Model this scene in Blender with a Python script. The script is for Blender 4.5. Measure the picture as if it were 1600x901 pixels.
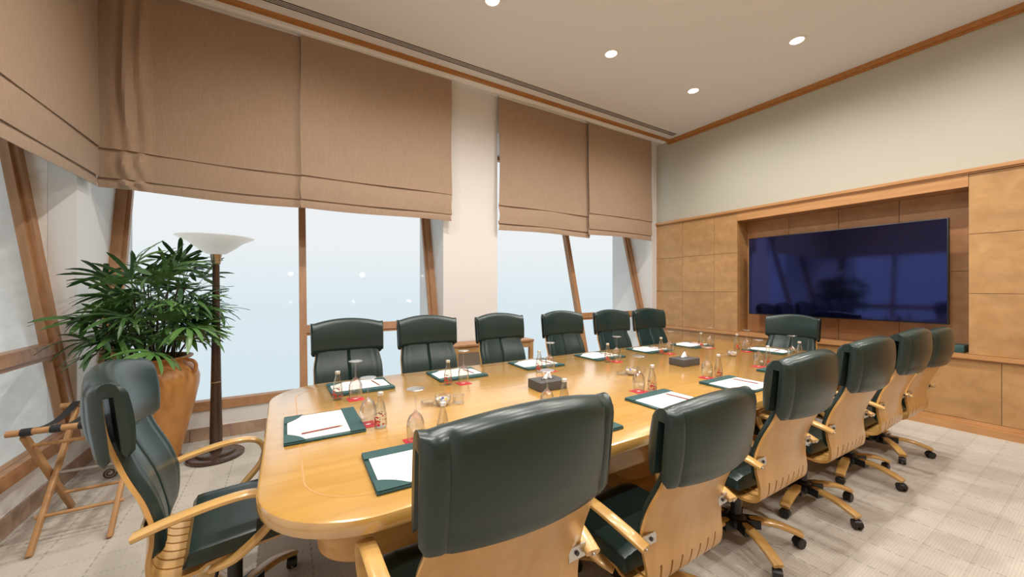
import bpy, bmesh, math, random
from mathutils import Vector, Matrix, Euler
random.seed(7)
PI = math.pi
sc = bpy.context.scene
for o in list(bpy.data.objects): bpy.data.objects.remove(o)
COL = sc.collection

# ------------------------------------------------------------------ camera
# world: +Y towards the window wall, +X towards the television wall, metres
F_PX, VP = 587.0, 355.0
YAW = math.atan(VP / F_PX)
cam = bpy.data.cameras.new('camera'); camo = bpy.data.objects.new('camera', cam); COL.objects.link(camo)
cam.sensor_width = 36.0; cam.lens = F_PX / 1600.0 * 36.0; cam.clip_start = 0.02; cam.clip_end = 500
camo.location = (0, 0, 1.40); camo.rotation_euler = (PI / 2, 0, -YAW)
sc.camera = camo

# ------------------------------------------------------------------ world, exposure
sc.view_settings.view_transform = 'Standard'; sc.view_settings.look = 'None'
sc.view_settings.exposure = 0.0; sc.view_settings.gamma = 1.0; sc.view_settings.use_curve_mapping = False
w = bpy.data.worlds.new('foggy_sky'); sc.world = w; w.use_nodes = True
nt = w.node_tree; nt.nodes.clear()
tc = nt.nodes.new('ShaderNodeTexCoord'); sp = nt.nodes.new('ShaderNodeSeparateXYZ')
mr = nt.nodes.new('ShaderNodeMapRange'); mr.inputs[1].default_value = -0.35; mr.inputs[2].default_value = 0.45
rp = nt.nodes.new('ShaderNodeValToRGB')
rp.color_ramp.elements[0].color = (0.66, 0.79, 0.85, 1); rp.color_ramp.elements[1].color = (0.93, 0.93, 0.94, 1)
e = rp.color_ramp.elements.new(0.40); e.color = (0.74, 0.84, 0.89, 1)
e = rp.color_ramp.elements.new(0.58); e.color = (0.88, 0.90, 0.92, 1)
bg = nt.nodes.new('ShaderNodeBackground'); bg.inputs[1].default_value = 1.0
wo = nt.nodes.new('ShaderNodeOutputWorld')
nt.links.new(tc.outputs['Generated'], sp.inputs[0]); nt.links.new(sp.outputs[2], mr.inputs[0])
nt.links.new(mr.outputs[0], rp.inputs[0]); nt.links.new(rp.outputs[0], bg.inputs[0]); nt.links.new(bg.outputs[0], wo.inputs[0])
LAMP_W, LAMP_COL = 91.0, (1.0, 0.95, 0.89)          # every ceiling downlight (built with its lamp below)

# ------------------------------------------------------------------ materials
def newmat(name):
    m = bpy.data.materials.new(name); m.use_nodes = True
    n = m.node_tree; b = n.nodes['Principled BSDF']
    return m, n, b
def plain(name, col, rough=0.5, metal=0.0, spec=0.5, coat=0.0, bump=0.0, bscale=200, var=0.0, vscale=6):
    m, n, b = newmat(name)
    b.inputs['Base Color'].default_value = (*col, 1); b.inputs['Roughness'].default_value = rough
    b.inputs['Metallic'].default_value = metal; b.inputs['Specular IOR Level'].default_value = spec
    b.inputs['Coat Weight'].default_value = coat
    t = n.nodes.new('ShaderNodeTexCoord')
    if var:
        q = n.nodes.new('ShaderNodeTexNoise'); q.inputs['Scale'].default_value = vscale; q.inputs['Detail'].default_value = 4
        r = n.nodes.new('ShaderNodeValToRGB')
        r.color_ramp.elements[0].position = 0.3; r.color_ramp.elements[1].position = 0.7
        r.color_ramp.elements[0].color = (*[c * (1 - var) for c in col], 1); r.color_ramp.elements[1].color = (*[min(1, c * (1 + var)) for c in col], 1)
        n.links.new(t.outputs['Object'], q.inputs['Vector']); n.links.new(q.outputs['Fac'], r.inputs[0]); n.links.new(r.outputs[0], b.inputs['Base Color'])
    if bump:
        q2 = n.nodes.new('ShaderNodeTexNoise'); q2.inputs['Scale'].default_value = bscale; q2.inputs['Detail'].default_value = 3
        bp = n.nodes.new('ShaderNodeBump'); bp.inputs['Strength'].default_value = bump; bp.inputs['Distance'].default_value = 0.003
        n.links.new(t.outputs['Object'], q2.inputs['Vector']); n.links.new(q2.outputs['Fac'], bp.inputs['Height']); n.links.new(bp.outputs[0], b.inputs['Normal'])
    return m
def wood(name, c1, c2, stretch=(1, 12, 12), scale=2.5, rough=0.35, coat=0.0, rand=0.0, figure=0.0):
    m, n, b = newmat(name)
    t = n.nodes.new('ShaderNodeTexCoord'); mp = n.nodes.new('ShaderNodeMapping'); mp.inputs['Scale'].default_value = stretch
    q = n.nodes.new('ShaderNodeTexNoise'); q.inputs['Scale'].default_value = scale; q.inputs['Detail'].default_value = 6; q.inputs['Distortion'].default_value = 0.6
    r = n.nodes.new('ShaderNodeValToRGB'); r.color_ramp.elements[0].position = 0.32; r.color_ramp.elements[1].position = 0.70
    r.color_ramp.elements[0].color = (*c1, 1); r.color_ramp.elements[1].color = (*c2, 1)
    n.links.new(t.outputs['Object'], mp.inputs[0]); n.links.new(mp.outputs[0], q.inputs['Vector']); n.links.new(q.outputs['Fac'], r.inputs[0])
    out = r.outputs[0]
    if rand:
        oi = n.nodes.new('ShaderNodeObjectInfo'); m1 = n.nodes.new('ShaderNodeMapRange')
        m1.inputs[3].default_value = 1 - rand; m1.inputs[4].default_value = 1 + rand
        hs = n.nodes.new('ShaderNodeHueSaturation'); n.links.new(oi.outputs['Random'], m1.inputs[0]); n.links.new(m1.outputs[0], hs.inputs['Value'])
        n.links.new(out, hs.inputs['Color']); out = hs.outputs[0]
        ad = n.nodes.new('ShaderNodeVectorMath'); ad.operation = 'ADD'
        cb = n.nodes.new('ShaderNodeMath'); cb.operation = 'MULTIPLY'; cb.inputs[1].default_value = 37.0
        n.links.new(oi.outputs['Random'], cb.inputs[0]); n.links.new(mp.outputs[0], ad.inputs[0]); n.links.new(cb.outputs[0], ad.inputs[1]); n.links.new(ad.outputs[0], q.inputs['Vector'])
    if figure:
        q3 = n.nodes.new('ShaderNodeTexNoise'); q3.inputs['Scale'].default_value = 2.0; q3.inputs['Detail'].default_value = 3; q3.inputs['Distortion'].default_value = 1.5
        r3 = n.nodes.new('ShaderNodeValToRGB'); r3.color_ramp.elements[0].position = 0.35; r3.color_ramp.elements[1].position = 0.65
        r3.color_ramp.elements[0].color = (1 - figure, 1 - figure, 1 - figure, 1); r3.color_ramp.elements[1].color = (1, 1, 1, 1)
        mx = n.nodes.new('ShaderNodeMix'); mx.data_type = 'RGBA'; mx.blend_type = 'MULTIPLY'; mx.inputs[0].default_value = 1
        mp3 = n.nodes.new('ShaderNodeMapping'); mp3.inputs['Rotation'].default_value = (0.7, 0, 0); mp3.inputs['Scale'].default_value = (1, 0.6, 2.2)
        n.links.new(t.outputs['Object'], mp3.inputs[0]); n.links.new(mp3.outputs[0], q3.inputs['Vector'])
        n.links.new(q3.outputs['Fac'], r3.inputs[0]); n.links.new(out, mx.inputs[6]); n.links.new(r3.outputs[0], mx.inputs[7]); out = mx.outputs[2]
    n.links.new(out, b.inputs['Base Color'])
    b.inputs['Roughness'].default_value = rough; b.inputs['Coat Weight'].default_value = coat; b.inputs['Coat Roughness'].default_value = 0.12
    return m
def thinglass(name, tint=(1, 1, 1), base=0.03, gain=0.9, rough=0.0, power=4.0):
    m = bpy.data.materials.new(name); m.use_nodes = True; n = m.node_tree; n.nodes.clear()
    tr = n.nodes.new('ShaderNodeBsdfTransparent'); tr.inputs[0].default_value = (*tint, 1)
    gl = n.nodes.new('ShaderNodeBsdfGlossy'); gl.inputs['Roughness'].default_value = rough
    lw = n.nodes.new('ShaderNodeLayerWeight'); lw.inputs[0].default_value = 0.5
    pw = n.nodes.new('ShaderNodeMath'); pw.operation = 'POWER'; pw.inputs[1].default_value = power
    ma = n.nodes.new('ShaderNodeMath'); ma.operation = 'MULTIPLY_ADD'; ma.inputs[1].default_value = gain; ma.inputs[2].default_value = base; ma.use_clamp = True
    mx = n.nodes.new('ShaderNodeMixShader'); o = n.nodes.new('ShaderNodeOutputMaterial')
    n.links.new(lw.outputs['Facing'], pw.inputs[0]); n.links.new(pw.outputs[0], ma.inputs[0]); n.links.new(ma.outputs[0], mx.inputs[0])
    n.links.new(tr.outputs[0], mx.inputs[1]); n.links.new(gl.outputs[0], mx.inputs[2]); n.links.new(mx.outputs[0], o.inputs[0])
    return m
def emis(name, col, s):
    m = bpy.data.materials.new(name); m.use_nodes = True; n = m.node_tree; n.nodes.clear()
    em = n.nodes.new('ShaderNodeEmission'); em.inputs[0].default_value = (*col, 1); em.inputs[1].default_value = s
    o = n.nodes.new('ShaderNodeOutputMaterial'); n.links.new(em.outputs[0], o.inputs[0]); return m

M = {}
M['cream'] = plain('cream_wall_paint', (0.49, 0.48, 0.405), 0.7, bump=0.05, bscale=120)
M['white'] = plain('white_wall_paint', (0.74, 0.73, 0.71), 0.65)
M['ceiling'] = plain('ceiling_paint', (0.74, 0.745, 0.745), 0.8)
M['soffit'] = plain('white_soffit_paint', (0.88, 0.87, 0.85), 0.6)
M['concrete'] = plain('pale_concrete', (0.86, 0.85, 0.82), 0.9, bump=0.5, bscale=60, var=0.08, vscale=14)
M['table'] = wood('honey_maple_table', (0.52, 0.275, 0.055), (0.61, 0.35, 0.085), (1.2, 9, 9), 2.0, 0.22, 0.7)
_b = M['table'].node_tree.nodes['Principled BSDF']; _b.inputs['Coat IOR'].default_value = 2.2; _b.inputs['Coat Weight'].default_value = 1.0; _b.inputs['Coat Roughness'].default_value = 0.18
M['apron'] = wood('honey_maple_apron', (0.50, 0.25, 0.065), (0.60, 0.33, 0.10), (1.2, 9, 20), 2.0, 0.28, 0.3)
M['ply'] = wood('chair_plywood', (0.53, 0.29, 0.085), (0.61, 0.355, 0.12), (6, 6, 0.8), 2.5, 0.28, 0.3)
M['armwood'] = wood('chair_arm_wood', (0.58, 0.34, 0.105), (0.66, 0.41, 0.15), (6, 1, 6), 2.5, 0.25, 0.4)
M['panel'] = wood('figured_panel_wood', (0.44, 0.245, 0.095), (0.53, 0.31, 0.135), (1, 5, 5), 1.6, 0.38, 0.1, rand=0.06, figure=0.18)
M['panel_dark'] = wood('reddish_panel_wood', (0.42, 0.20, 0.085), (0.50, 0.26, 0.12), (1, 5, 5), 1.6, 0.38, 0.1, rand=0.05, figure=0.12)
M['railwood'] = wood('moulding_wood', (0.46, 0.23, 0.085), (0.56, 0.30, 0.13), (4, 0.6, 8), 3, 0.35, 0.1)
M['frame'] = wood('window_frame_wood', (0.33, 0.165, 0.075), (0.42, 0.22, 0.105), (6, 6, 1), 3, 0.42)
M['trimwood'] = wood('ceiling_trim_wood', (0.40, 0.165, 0.038), (0.48, 0.22, 0.065), (1, 8, 8), 3, 0.4)
M['rackwood'] = wood('rack_wood', (0.40, 0.21, 0.085), (0.50, 0.28, 0.12), (6, 6, 1), 4, 0.45)
M['darkwood'] = wood('dark_lamp_wood', (0.040, 0.020, 0.012), (0.065, 0.033, 0.020), (6, 6, 1), 4, 0.3, 0.3)
M['leather'] = plain('dark_green_leather', (0.013, 0.030, 0.027), 0.30, spec=0.55, bump=0.05, bscale=260, var=0.10, vscale=5)
M['blackplastic'] = plain('black_plastic', (0.012, 0.012, 0.014), 0.35)
M['chrome'] = plain('chrome', (0.75, 0.75, 0.75), 0.18, metal=1)
M['steel'] = plain('brushed_steel', (0.55, 0.54, 0.52), 0.35, metal=1)
M['brass'] = plain('pewter_brass', (0.55, 0.43, 0.30), 0.3, metal=1)
M['glass'] = thinglass('window_glass', (0.985, 0.993, 0.993), 0.004, 0.5, 0.0, 5.0)
M['crystal'] = thinglass('clear_glassware', (0.992, 0.992, 0.992), 0.09, 0.85, 0.06, 2.0)
M['crystal_glare'] = thinglass('glare_glass_foot', (0.99, 0.99, 0.99), 0.38, 0.55, 0.25, 2.0)  # same glass as the bowl, with ceiling glare put into the mix
M['bottle'] = thinglass('bottle_glass', (0.975, 0.975, 0.955), 0.06, 0.80, 0.06, 2.0)
def shademat():
    m = bpy.data.materials.new('frosted_glass'); m.use_nodes = True; n = m.node_tree; b = n.nodes['Principled BSDF']; o = n.nodes['Material Output']
    b.inputs['Base Color'].default_value = (0.78, 0.83, 0.85, 1); b.inputs['Roughness'].default_value = 0.3
    tl = n.nodes.new('ShaderNodeBsdfTranslucent'); tl.inputs[0].default_value = (0.93, 0.96, 0.97, 1)
    mx = n.nodes.new('ShaderNodeMixShader'); mx.inputs[0].default_value = 0.72
    n.links.new(b.outputs[0], mx.inputs[1]); n.links.new(tl.outputs[0], mx.inputs[2]); n.links.new(mx.outputs[0], o.inputs[0]); return m
M['shade'] = shademat()
M['green'] = plain('teal_green_leatherette', (0.026, 0.085, 0.085), 0.45, bump=0.08)
M['paper'] = plain('white_paper', (0.82, 0.81, 0.78), 0.8)
M['red'] = plain('red_card', (0.62, 0.03, 0.045), 0.6)
M['pencil'] = plain('red_brown_pencil', (0.30, 0.06, 0.04), 0.35)
M['cap'] = plain('silver_bottle_cap', (0.75, 0.74, 0.70), 0.3, metal=0.6)
M['tissuebox'] = plain('dark_grey_leatherette', (0.075, 0.070, 0.070), 0.5, bump=0.1)
M['tissue'] = plain('white_tissue', (0.86, 0.86, 0.86), 0.9)
M['porcelain'] = plain('white_porcelain', (0.80, 0.80, 0.80), 0.2)
M['terracotta'] = plain('glazed_terracotta', (0.52, 0.235, 0.065), 0.38, var=0.16, vscale=7, bump=0.05, bscale=30)
M['soil'] = plain('potting_soil', (0.03, 0.02, 0.013), 0.95, bump=0.6, bscale=60)
M['stem'] = plain('palm_stem', (0.045, 0.035, 0.018), 0.7)
M['iron'] = plain('brown_wrought_iron', (0.09, 0.045, 0.03), 0.5)
M['strap'] = plain('black_webbing', (0.018, 0.019, 0.022), 0.55)
M['dark'] = plain('painted_slot_shade', (0.01, 0.01, 0.01), 0.9)  # near-black colour that paints the shade inside narrow openings
M['ring'] = plain('downlight_ring', (0.78, 0.76, 0.72), 0.35)
M['lamp'] = emis('lit_lamp_lens', (1.0, 0.96, 0.88), 9.0)
M['candy1'] = plain('yellow_wrapper', (0.65, 0.50, 0.05), 0.3)
M['candy2'] = plain('blue_wrapper', (0.10, 0.12, 0.35), 0.3)
M['tile'] = wood('brown_marble_tile', (0.30, 0.19, 0.13), (0.46, 0.33, 0.24), (1, 1, 1), 7, 0.25, 0, rand=0.08)

def leafmat():
    m, n, b = newmat('palm_leaf')
    oi = n.nodes.new('ShaderNodeObjectInfo'); r = n.nodes.new('ShaderNodeValToRGB')
    r.color_ramp.elements[0].color = (0.024, 0.075, 0.022, 1); r.color_ramp.elements[1].color = (0.105, 0.225, 0.055, 1)
    n.links.new(oi.outputs['Random'], r.inputs[0]); n.links.new(r.outputs[0], b.inputs['Base Color'])
    b.inputs['Roughness'].default_value = 0.32
    return m
M['leaf'] = leafmat()

def fabricmat():
    m, n, b = newmat('taupe_blind_fabric')
    t = n.nodes.new('ShaderNodeTexCoord')
    mp = n.nodes.new('ShaderNodeMapping'); mp.inputs['Scale'].default_value = (60, 60, 3)
    q = n.nodes.new('ShaderNodeTexNoise'); q.inputs['Scale'].default_value = 3; q.inputs['Detail'].default_value = 5
    r = n.nodes.new('ShaderNodeValToRGB'); r.color_ramp.elements[0].position = .3; r.color_ramp.elements[1].position = .7
    r.color_ramp.elements[0].color = (0.345, 0.240, 0.165, 1); r.color_ramp.elements[1].color = (0.405, 0.290, 0.205, 1)
    n.links.new(t.outputs['Object'], mp.inputs[0]); n.links.new(mp.outputs[0], q.inputs['Vector']); n.links.new(q.outputs['Fac'], r.inputs[0])
    n.links.new(r.outputs[0], b.inputs['Base Color']); b.inputs['Roughness'].default_value = 0.85
    b.inputs['Sheen Weight'].default_value = 0.15
    bp = n.nodes.new('ShaderNodeBump'); bp.inputs['Strength'].default_value = 0.12; bp.inputs['Distance'].default_value = 0.003
    n.links.new(q.outputs['Fac'], bp.inputs['Height']); n.links.new(bp.outputs[0], b.inputs['Normal'])
    return m
M['fabric'] = fabricmat()

def carpetmat():
    m, n, b = newmat('woven_grid_carpet')
    t = n.nodes.new('ShaderNodeTexCoord'); s = n.nodes.new('ShaderNodeSeparateXYZ'); n.links.new(t.outputs['Object'], s.inputs[0])
    def mth(op, a, bb=None, c=None):
        k = n.nodes.new('ShaderNodeMath'); k.operation = op
        for i, v in enumerate((a, bb, c)):
            if v is None: continue
            if isinstance(v, (int, float)): k.inputs[i].default_value = v
            else: n.links.new(v, k.inputs[i])
        return k.outputs[0]
    def line(src, pitch, wid):        # 1 on a line, 0 elsewhere
        fr = mth('FRACT', mth('DIVIDE', src, pitch)); d = mth('ABSOLUTE', mth('SUBTRACT', fr, 0.5))
        return mth('LESS_THAN', d, wid / pitch / 2)
    X, Y = s.outputs[0], s.outputs[1]
    dash = mth('GREATER_THAN', mth('FRACT', mth('DIVIDE', Y, 0.05)), 0.35)
    lx = mth('MULTIPLY', line(X, 0.24, 0.010), dash)
    ndash = mth('GREATER_THAN', mth('FRACT', mth('DIVIDE', X, 0.022)), 0.45)
    ly = mth('MULTIPLY', line(Y, 0.17, 0.014), ndash)
    rib = mth('FRACT', mth('DIVIDE', Y, 0.012)); rib2 = mth('FRACT', mth('DIVIDE', X, 0.02))
    band = mth('LESS_THAN', mth('FRACT', mth('DIVIDE', X, 0.48)), 0.5)
    q = n.nodes.new('ShaderNodeTexNoise'); q.inputs['Scale'].default_value = 90; q.inputs['Detail'].default_value = 4
    n.links.new(t.outputs['Object'], q.inputs['Vector'])
    v = mth('MULTIPLY_ADD', q.outputs['Fac'], 0.22, 0.86)
    v = mth('SUBTRACT', v, mth('MULTIPLY', lx, 0.24)); v = mth('SUBTRACT', v, mth('MULTIPLY', ly, 0.13))
    v = mth('SUBTRACT', v, mth('MULTIPLY', mth('GREATER_THAN', rib, 0.6), 0.07)); v = mth('SUBTRACT', v, mth('MULTIPLY', band, 0.035))
    hs = n.nodes.new('ShaderNodeHueSaturation'); hs.inputs['Color'].default_value = (0.56, 0.52, 0.455, 1); n.links.new(v, hs.inputs['Value'])
    n.links.new(hs.outputs[0], b.inputs['Base Color']); b.inputs['Roughness'].default_value = 0.95; b.inputs['Specular IOR Level'].default_value = 0.1
    hgt = mth('ADD', mth('MULTIPLY', rib, rib2), mth('MULTIPLY', q.outputs['Fac'], 0.6))
    bp = n.nodes.new('ShaderNodeBump'); bp.inputs['Strength'].default_value = 0.5; bp.inputs['Distance'].default_value = 0.004
    n.links.new(hgt, bp.inputs['Height']); n.links.new(bp.outputs[0], b.inputs['Normal'])
    return m
M['carpet'] = carpetmat()

def screenmat():
    m = bpy.data.materials.new('dark_blue_screen'); m.use_nodes = True; n = m.node_tree; n.nodes.clear()
    g = n.nodes.new('ShaderNodeBsdfGlossy'); g.inputs[0].default_value = (0.036, 0.042, 0.135, 1); g.inputs['Roughness'].default_value = 0.06
    d = n.nodes.new('ShaderNodeBsdfDiffuse'); d.inputs[0].default_value = (0.002, 0.002, 0.008, 1)
    a = n.nodes.new('ShaderNodeAddShader'); o = n.nodes.new('ShaderNodeOutputMaterial')
    n.links.new(g.outputs[0], a.inputs[0]); n.links.new(d.outputs[0], a.inputs[1]); n.links.new(a.outputs[0], o.inputs[0]); return m
M['screen'] = screenmat()

def printmat():   # red print scattered over the clear glass
    m = bpy.data.materials.new('red_bottle_print'); m.use_nodes = True; n = m.node_tree; b = n.nodes['Principled BSDF']; out = n.nodes['Material Output']
    b.inputs['Base Color'].default_value = (0.55, 0.06, 0.04, 1); b.inputs['Roughness'].default_value = 0.4
    t = n.nodes.new('ShaderNodeTexCoord'); q = n.nodes.new('ShaderNodeTexNoise'); q.inputs['Scale'].default_value = 70; q.inputs['Detail'].default_value = 2
    g = n.nodes.new('ShaderNodeMath'); g.operation = 'GREATER_THAN'; g.inputs[1].default_value = 0.57
    tr = n.nodes.new('ShaderNodeBsdfTransparent'); mx = n.nodes.new('ShaderNodeMixShader')
    n.links.new(t.outputs['Object'], q.inputs['Vector']); n.links.new(q.outputs['Fac'], g.inputs[0]); n.links.new(g.outputs[0], mx.inputs[0])
    n.links.new(tr.outputs[0], mx.inputs[1]); n.links.new(b.outputs[0], mx.inputs[2]); n.links.new(mx.outputs[0], out.inputs[0]); return m
M['print'] = printmat()

# ------------------------------------------------------------------ helpers
def mk(name, verts, faces, smooth=False):
    me = bpy.data.meshes.new(name); me.from_pydata([tuple(v) for v in verts], [], faces); me.update()
    bm = bmesh.new(); bm.from_mesh(me); bmesh.ops.recalc_face_normals(bm, faces=bm.faces); bm.to_mesh(me); bm.free()
    if smooth:
        for p in me.polygons: p.use_smooth = True
        try: me.set_sharp_from_angle(angle=math.radians(40))
        except Exception: pass
    return me
class MB:
    def __init__(s): s.v = []; s.f = []
    def add(s, v, f):
        k = len(s.v); s.v += [tuple(p) for p in v]; s.f += [tuple(i + k for i in q) for q in f]; return s
    def box(s, x0, x1, y0, y1, z0, z1, fn=None):
        v = [(x, y, z) for x in (x0, x1) for y in (y0, y1) for z in (z0, z1)]
        if fn: v = [fn(*p) for p in v]
        return s.add(v, [(0, 1, 3, 2), (4, 6, 7, 5), (0, 4, 5, 1), (2, 3, 7, 6), (0, 2, 6, 4), (1, 5, 7, 3)])
    def mesh(s, name, smooth=False): return mk(name, s.v, s.f, smooth)
def lathe(prof, n=24, sx=1, sy=1, closed=False):
    v, f = [], []
    for (r, z) in prof:
        for k in range(n):
            a = 2 * PI * k / n; v.append((r * math.cos(a) * sx, r * math.sin(a) * sy, z))
    m = len(prof)
    for i in range(m - 1 if not closed else m):
        for k in range(n):
            a, b = i * n + k, i * n + (k + 1) % n; c, d = ((i + 1) % m) * n + (k + 1) % n, ((i + 1) % m) * n + k
            f.append((a, b, c, d))
    if not closed:
        f.append(tuple(range(n - 1, -1, -1))); f.append(tuple((m - 1) * n + k for k in range(n)))
    return v, f
def lathe_mesh(name, prof, n=24, **k): v, f = lathe(prof, n, **k); return mk(name, v, f, True)
def frames(path):
    P = [Vector(p) for p in path]; T = []
    for i in range(len(P)):
        a = P[max(0, i - 1)]; b = P[min(len(P) - 1, i + 1)]; T.append((b - a).normalized())
    return P, T
def tube(path, rad, n=8):
    P, T = frames(path); v, f = [], []
    up = Vector((0, 0, 1)) if abs(T[0].z) < 0.9 else Vector((1, 0, 0))
    nrm = (up - T[0] * up.dot(T[0])).normalized()
    for i, (p, t) in enumerate(zip(P, T)):
        nrm = (nrm - t * nrm.dot(t)).normalized(); b = t.cross(nrm); r = rad[i] if isinstance(rad, (list, tuple)) else rad
        for k in range(n):
            a = 2 * PI * k / n; v.append(p + nrm * (math.cos(a) * r) + b * (math.sin(a) * r))
    for i in range(len(P) - 1):
        for k in range(n): f.append((i * n + k, i * n + (k + 1) % n, (i + 1) * n + (k + 1) % n, (i + 1) * n + k))
    f.append(tuple(range(n - 1, -1, -1))); f.append(tuple((len(P) - 1) * n + k for k in range(n)))
    return v, f
def cr(pts, n):      # catmull-rom through points (tuples), n samples
    pts = [Vector(p) for p in pts]; out = []
    m = len(pts) - 1
    for k in range(n):
        t = k / (n - 1) * m; i = min(int(t), m - 1); u = t - i
        p0 = pts[max(0, i - 1)]; p1 = pts[i]; p2 = pts[i + 1]; p3 = pts[min(m, i + 2)]
        out.append(0.5 * ((2 * p1) + (p2 - p0) * u + (2 * p0 - 5 * p1 + 4 * p2 - p3) * u * u + (3 * p1 - p0 - 3 * p2 + p3) * u ** 3))
    return out
def ribbon(path, side, wid, thick, n=12):   # rounded strip swept along path; side = width direction
    P, T = frames(path); v, f = [], []; S0 = Vector(side)
    for i, (p, t) in enumerate(zip(P, T)):
        s = (S0 - t * S0.dot(t)).normalized(); b = t.cross(s)
        wd = wid[i] if isinstance(wid, (list, tuple)) else wid
        for k in range(n):
            a = 2 * PI * (k + .5) / n; c, d = math.cos(a), math.sin(a)
            c = math.copysign(abs(c) ** 0.55, c); d = math.copysign(abs(d) ** 0.55, d)
            v.append(p + s * (c * wd / 2) + b * (d * thick / 2))
    for i in range(len(P) - 1):
        for k in range(n): f.append((i * n + k, i * n + (k + 1) % n, (i + 1) * n + (k + 1) % n, (i + 1) * n + k))
    f.append(tuple(range(n - 1, -1, -1))); f.append(tuple((len(P) - 1) * n + k for k in range(n)))
    return v, f
def rbox(name, w, d, h, r=0.01, seg=3, z0=0.0, smooth=True):
    bm = bmesh.new(); bmesh.ops.create_cube(bm, size=1)
    for v in bm.verts: v.co = Vector((v.co.x * w, v.co.y * d, (v.co.z + .5) * h + z0))
    bmesh.ops.bevel(bm, geom=bm.edges[:], offset=r, segments=seg, profile=0.5, affect='EDGES')
    me = bpy.data.meshes.new(name); bm.to_mesh(me); bm.free()
    if smooth:
        for p in me.polygons: p.use_smooth = True
        me.set_sharp_from_angle(angle=math.radians(50))
    return me
def ob(name, me, mat=None, parent=None, loc=(0, 0, 0), rot=(0, 0, 0)):
    o = bpy.data.objects.new(name, me); COL.objects.link(o)
    if me is not None and mat is not None and len(me.materials) == 0: me.materials.append(M[mat] if isinstance(mat, str) else mat)
    o.location = loc; o.rotation_euler = rot; o.parent = parent
    return o
def thing(name, label, cat, loc=(0, 0, 0), rz=0, group=None):
    o = bpy.data.objects.new(name, None); COL.objects.link(o); o.empty_display_size = 0.1
    o.location = loc; o.rotation_euler = (0, 0, rz); return tag(o, label, cat, group)
def tag(o, label, cat, group=None):
    o['label'] = label; o['category'] = cat
    if group: o['group'] = group
    return o
def struct(o): o['kind'] = 'structure'; return o
def copy_tree(o, parent=None):
    c = o.copy(); COL.objects.link(c); c.parent = parent
    for ch in o.children: copy_tree(ch, c)
    return c
def clone(root, loc, rz, label): 
    c = copy_tree(root); c.location = loc; c.rotation_euler = (0, 0, rz); c['label'] = label; return c
def bake(o):     # apply modifiers once
    dg = bpy.context.evaluated_depsgraph_get(); me = bpy.data.meshes.new_from_object(o.evaluated_get(dg))
    o.modifiers.clear(); o.data = me; return o
def rr(x0, x1, y0, y1, r, n=10):
    pts = []
    for (cx, cy, a0) in ((x1 - r, y1 - r, 0), (x0 + r, y1 - r, PI / 2), (x0 + r, y0 + r, PI), (x1 - r, y0 + r, 1.5 * PI)):
        for k in range(n + 1):
            a = a0 + PI / 2 * k / n; pts.append((cx + r * math.cos(a), cy + r * math.sin(a)))
    return pts
def loft(rings, cap=True):
    n = len(rings[0]); v = [p for r in rings for p in r]; f = []
    for i in range(len(rings) - 1):
        for k in range(n): f.append((i * n + k, i * n + (k + 1) % n, (i + 1) * n + (k + 1) % n, (i + 1) * n + k))
    if cap: f.append(tuple(range(n - 1, -1, -1))); f.append(tuple((len(rings) - 1) * n + k for k in range(n)))
    return v, f

# ------------------------------------------------------------------ room shell
XL, XR, YB, YN, ZC = -1.36, 5.74, 4.45, -2.3, 3.98
W1 = (-1.36, 1.69, 0.17); W2 = (2.46, 5.62, 4.08)        # window 1 and 2: left, right, mullion
gy = lambda z: 4.40 + 0.25 * z                            # leaning glass of the window wall
gx = lambda z: -1.33 - 0.136 * z                          # leaning glass of the left wall
floor = struct(ob('floor', MB().box(XL - .6, XR + .6, YN - .3, YB + .1, -0.1, 0).mesh('floor'), 'carpet'))
ceil = struct(ob('ceiling', MB().box(XL - .9, XR + .6, YN - .3, 5.4, ZC, ZC + .15).mesh('ceiling'), 'ceiling'))

wb = MB()
wb.box(XL, XR + .3, YB, 4.60, -0.1, 0.27)
wb.box(XL, XR + .3, YB, 5.40, 3.50, ZC)
wb.box(W1[1], W2[0], YB, 5.40, .27, 3.5)
wb.box(W2[1], XR + .3, YB, 5.40, .27, 3.5)
wall_back = struct(ob('wall_back', wb.mesh('wall_back'), 'white'))
wl = MB()
LW = (4.18, 2.00, 3.10)                                    # left window: far jamb, near jamb, mullion
wl.box(XL - .15, XL, LW[1], LW[0], -0.1, 0.27)
wl.box(XL - .9, XL, LW[1], LW[0], 3.50, ZC)
wl.box(XL - .15, XL, LW[0], 5.40, -0.1, ZC)
wl.box(XL - .9, XL, YN - .3, LW[1], -0.1, ZC)
wall_left = struct(ob('wall_left', wl.mesh('wall_left'), 'white'))
struct(ob('wall_near', MB().box(XL - .9, XR + .6, YN - .3, YN, -0.1, ZC).mesh('wall_near'), 'panel'))

# television wall with niche
NY0, NY1, NX = 0.837, 3.037, 6.02
wall_right = struct(ob('wall_right', MB().box(NX + .02, XR + .6, YN, YB, 0, ZC).mesh('wall_right'), 'cream'))
def wpiece(name, y0, y1, z0, z1, x0=XR + .022): return struct(ob(name, MB().box(x0, NX + .02, y0, y1, z0, z1).mesh(name), 'cream'))
wpiece('wall_right_upper', YN, YB, 2.565, ZC, XR)
wpiece('wall_right_window_side', NY1 + .02, YB, .70, 2.565)
wpiece('wall_right_near_side', YN, NY0 - .02, .70, 2.565)
wpiece('wall_right_lower', YN, YB, 0, .70)
wpiece('wall_right_header', NY0 - .02, NY1 + .02, 2.42, 2.565)
def wpanel(y0, y1, z0, z1, x0=XR, x1=XR + .022, mat='panel', name='wood_panel', g=.002):
    me = rbox(name, x1 - x0, (y1 - y0) - 2 * g, (z1 - z0) - 2 * g, .0015, 1, smooth=False)
    return ob(name, me, mat, wall_right, ((x0 + x1) / 2, (y0 + y1) / 2, z0 + g))
rows = (.755, 1.35, 1.93, 2.52)
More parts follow.
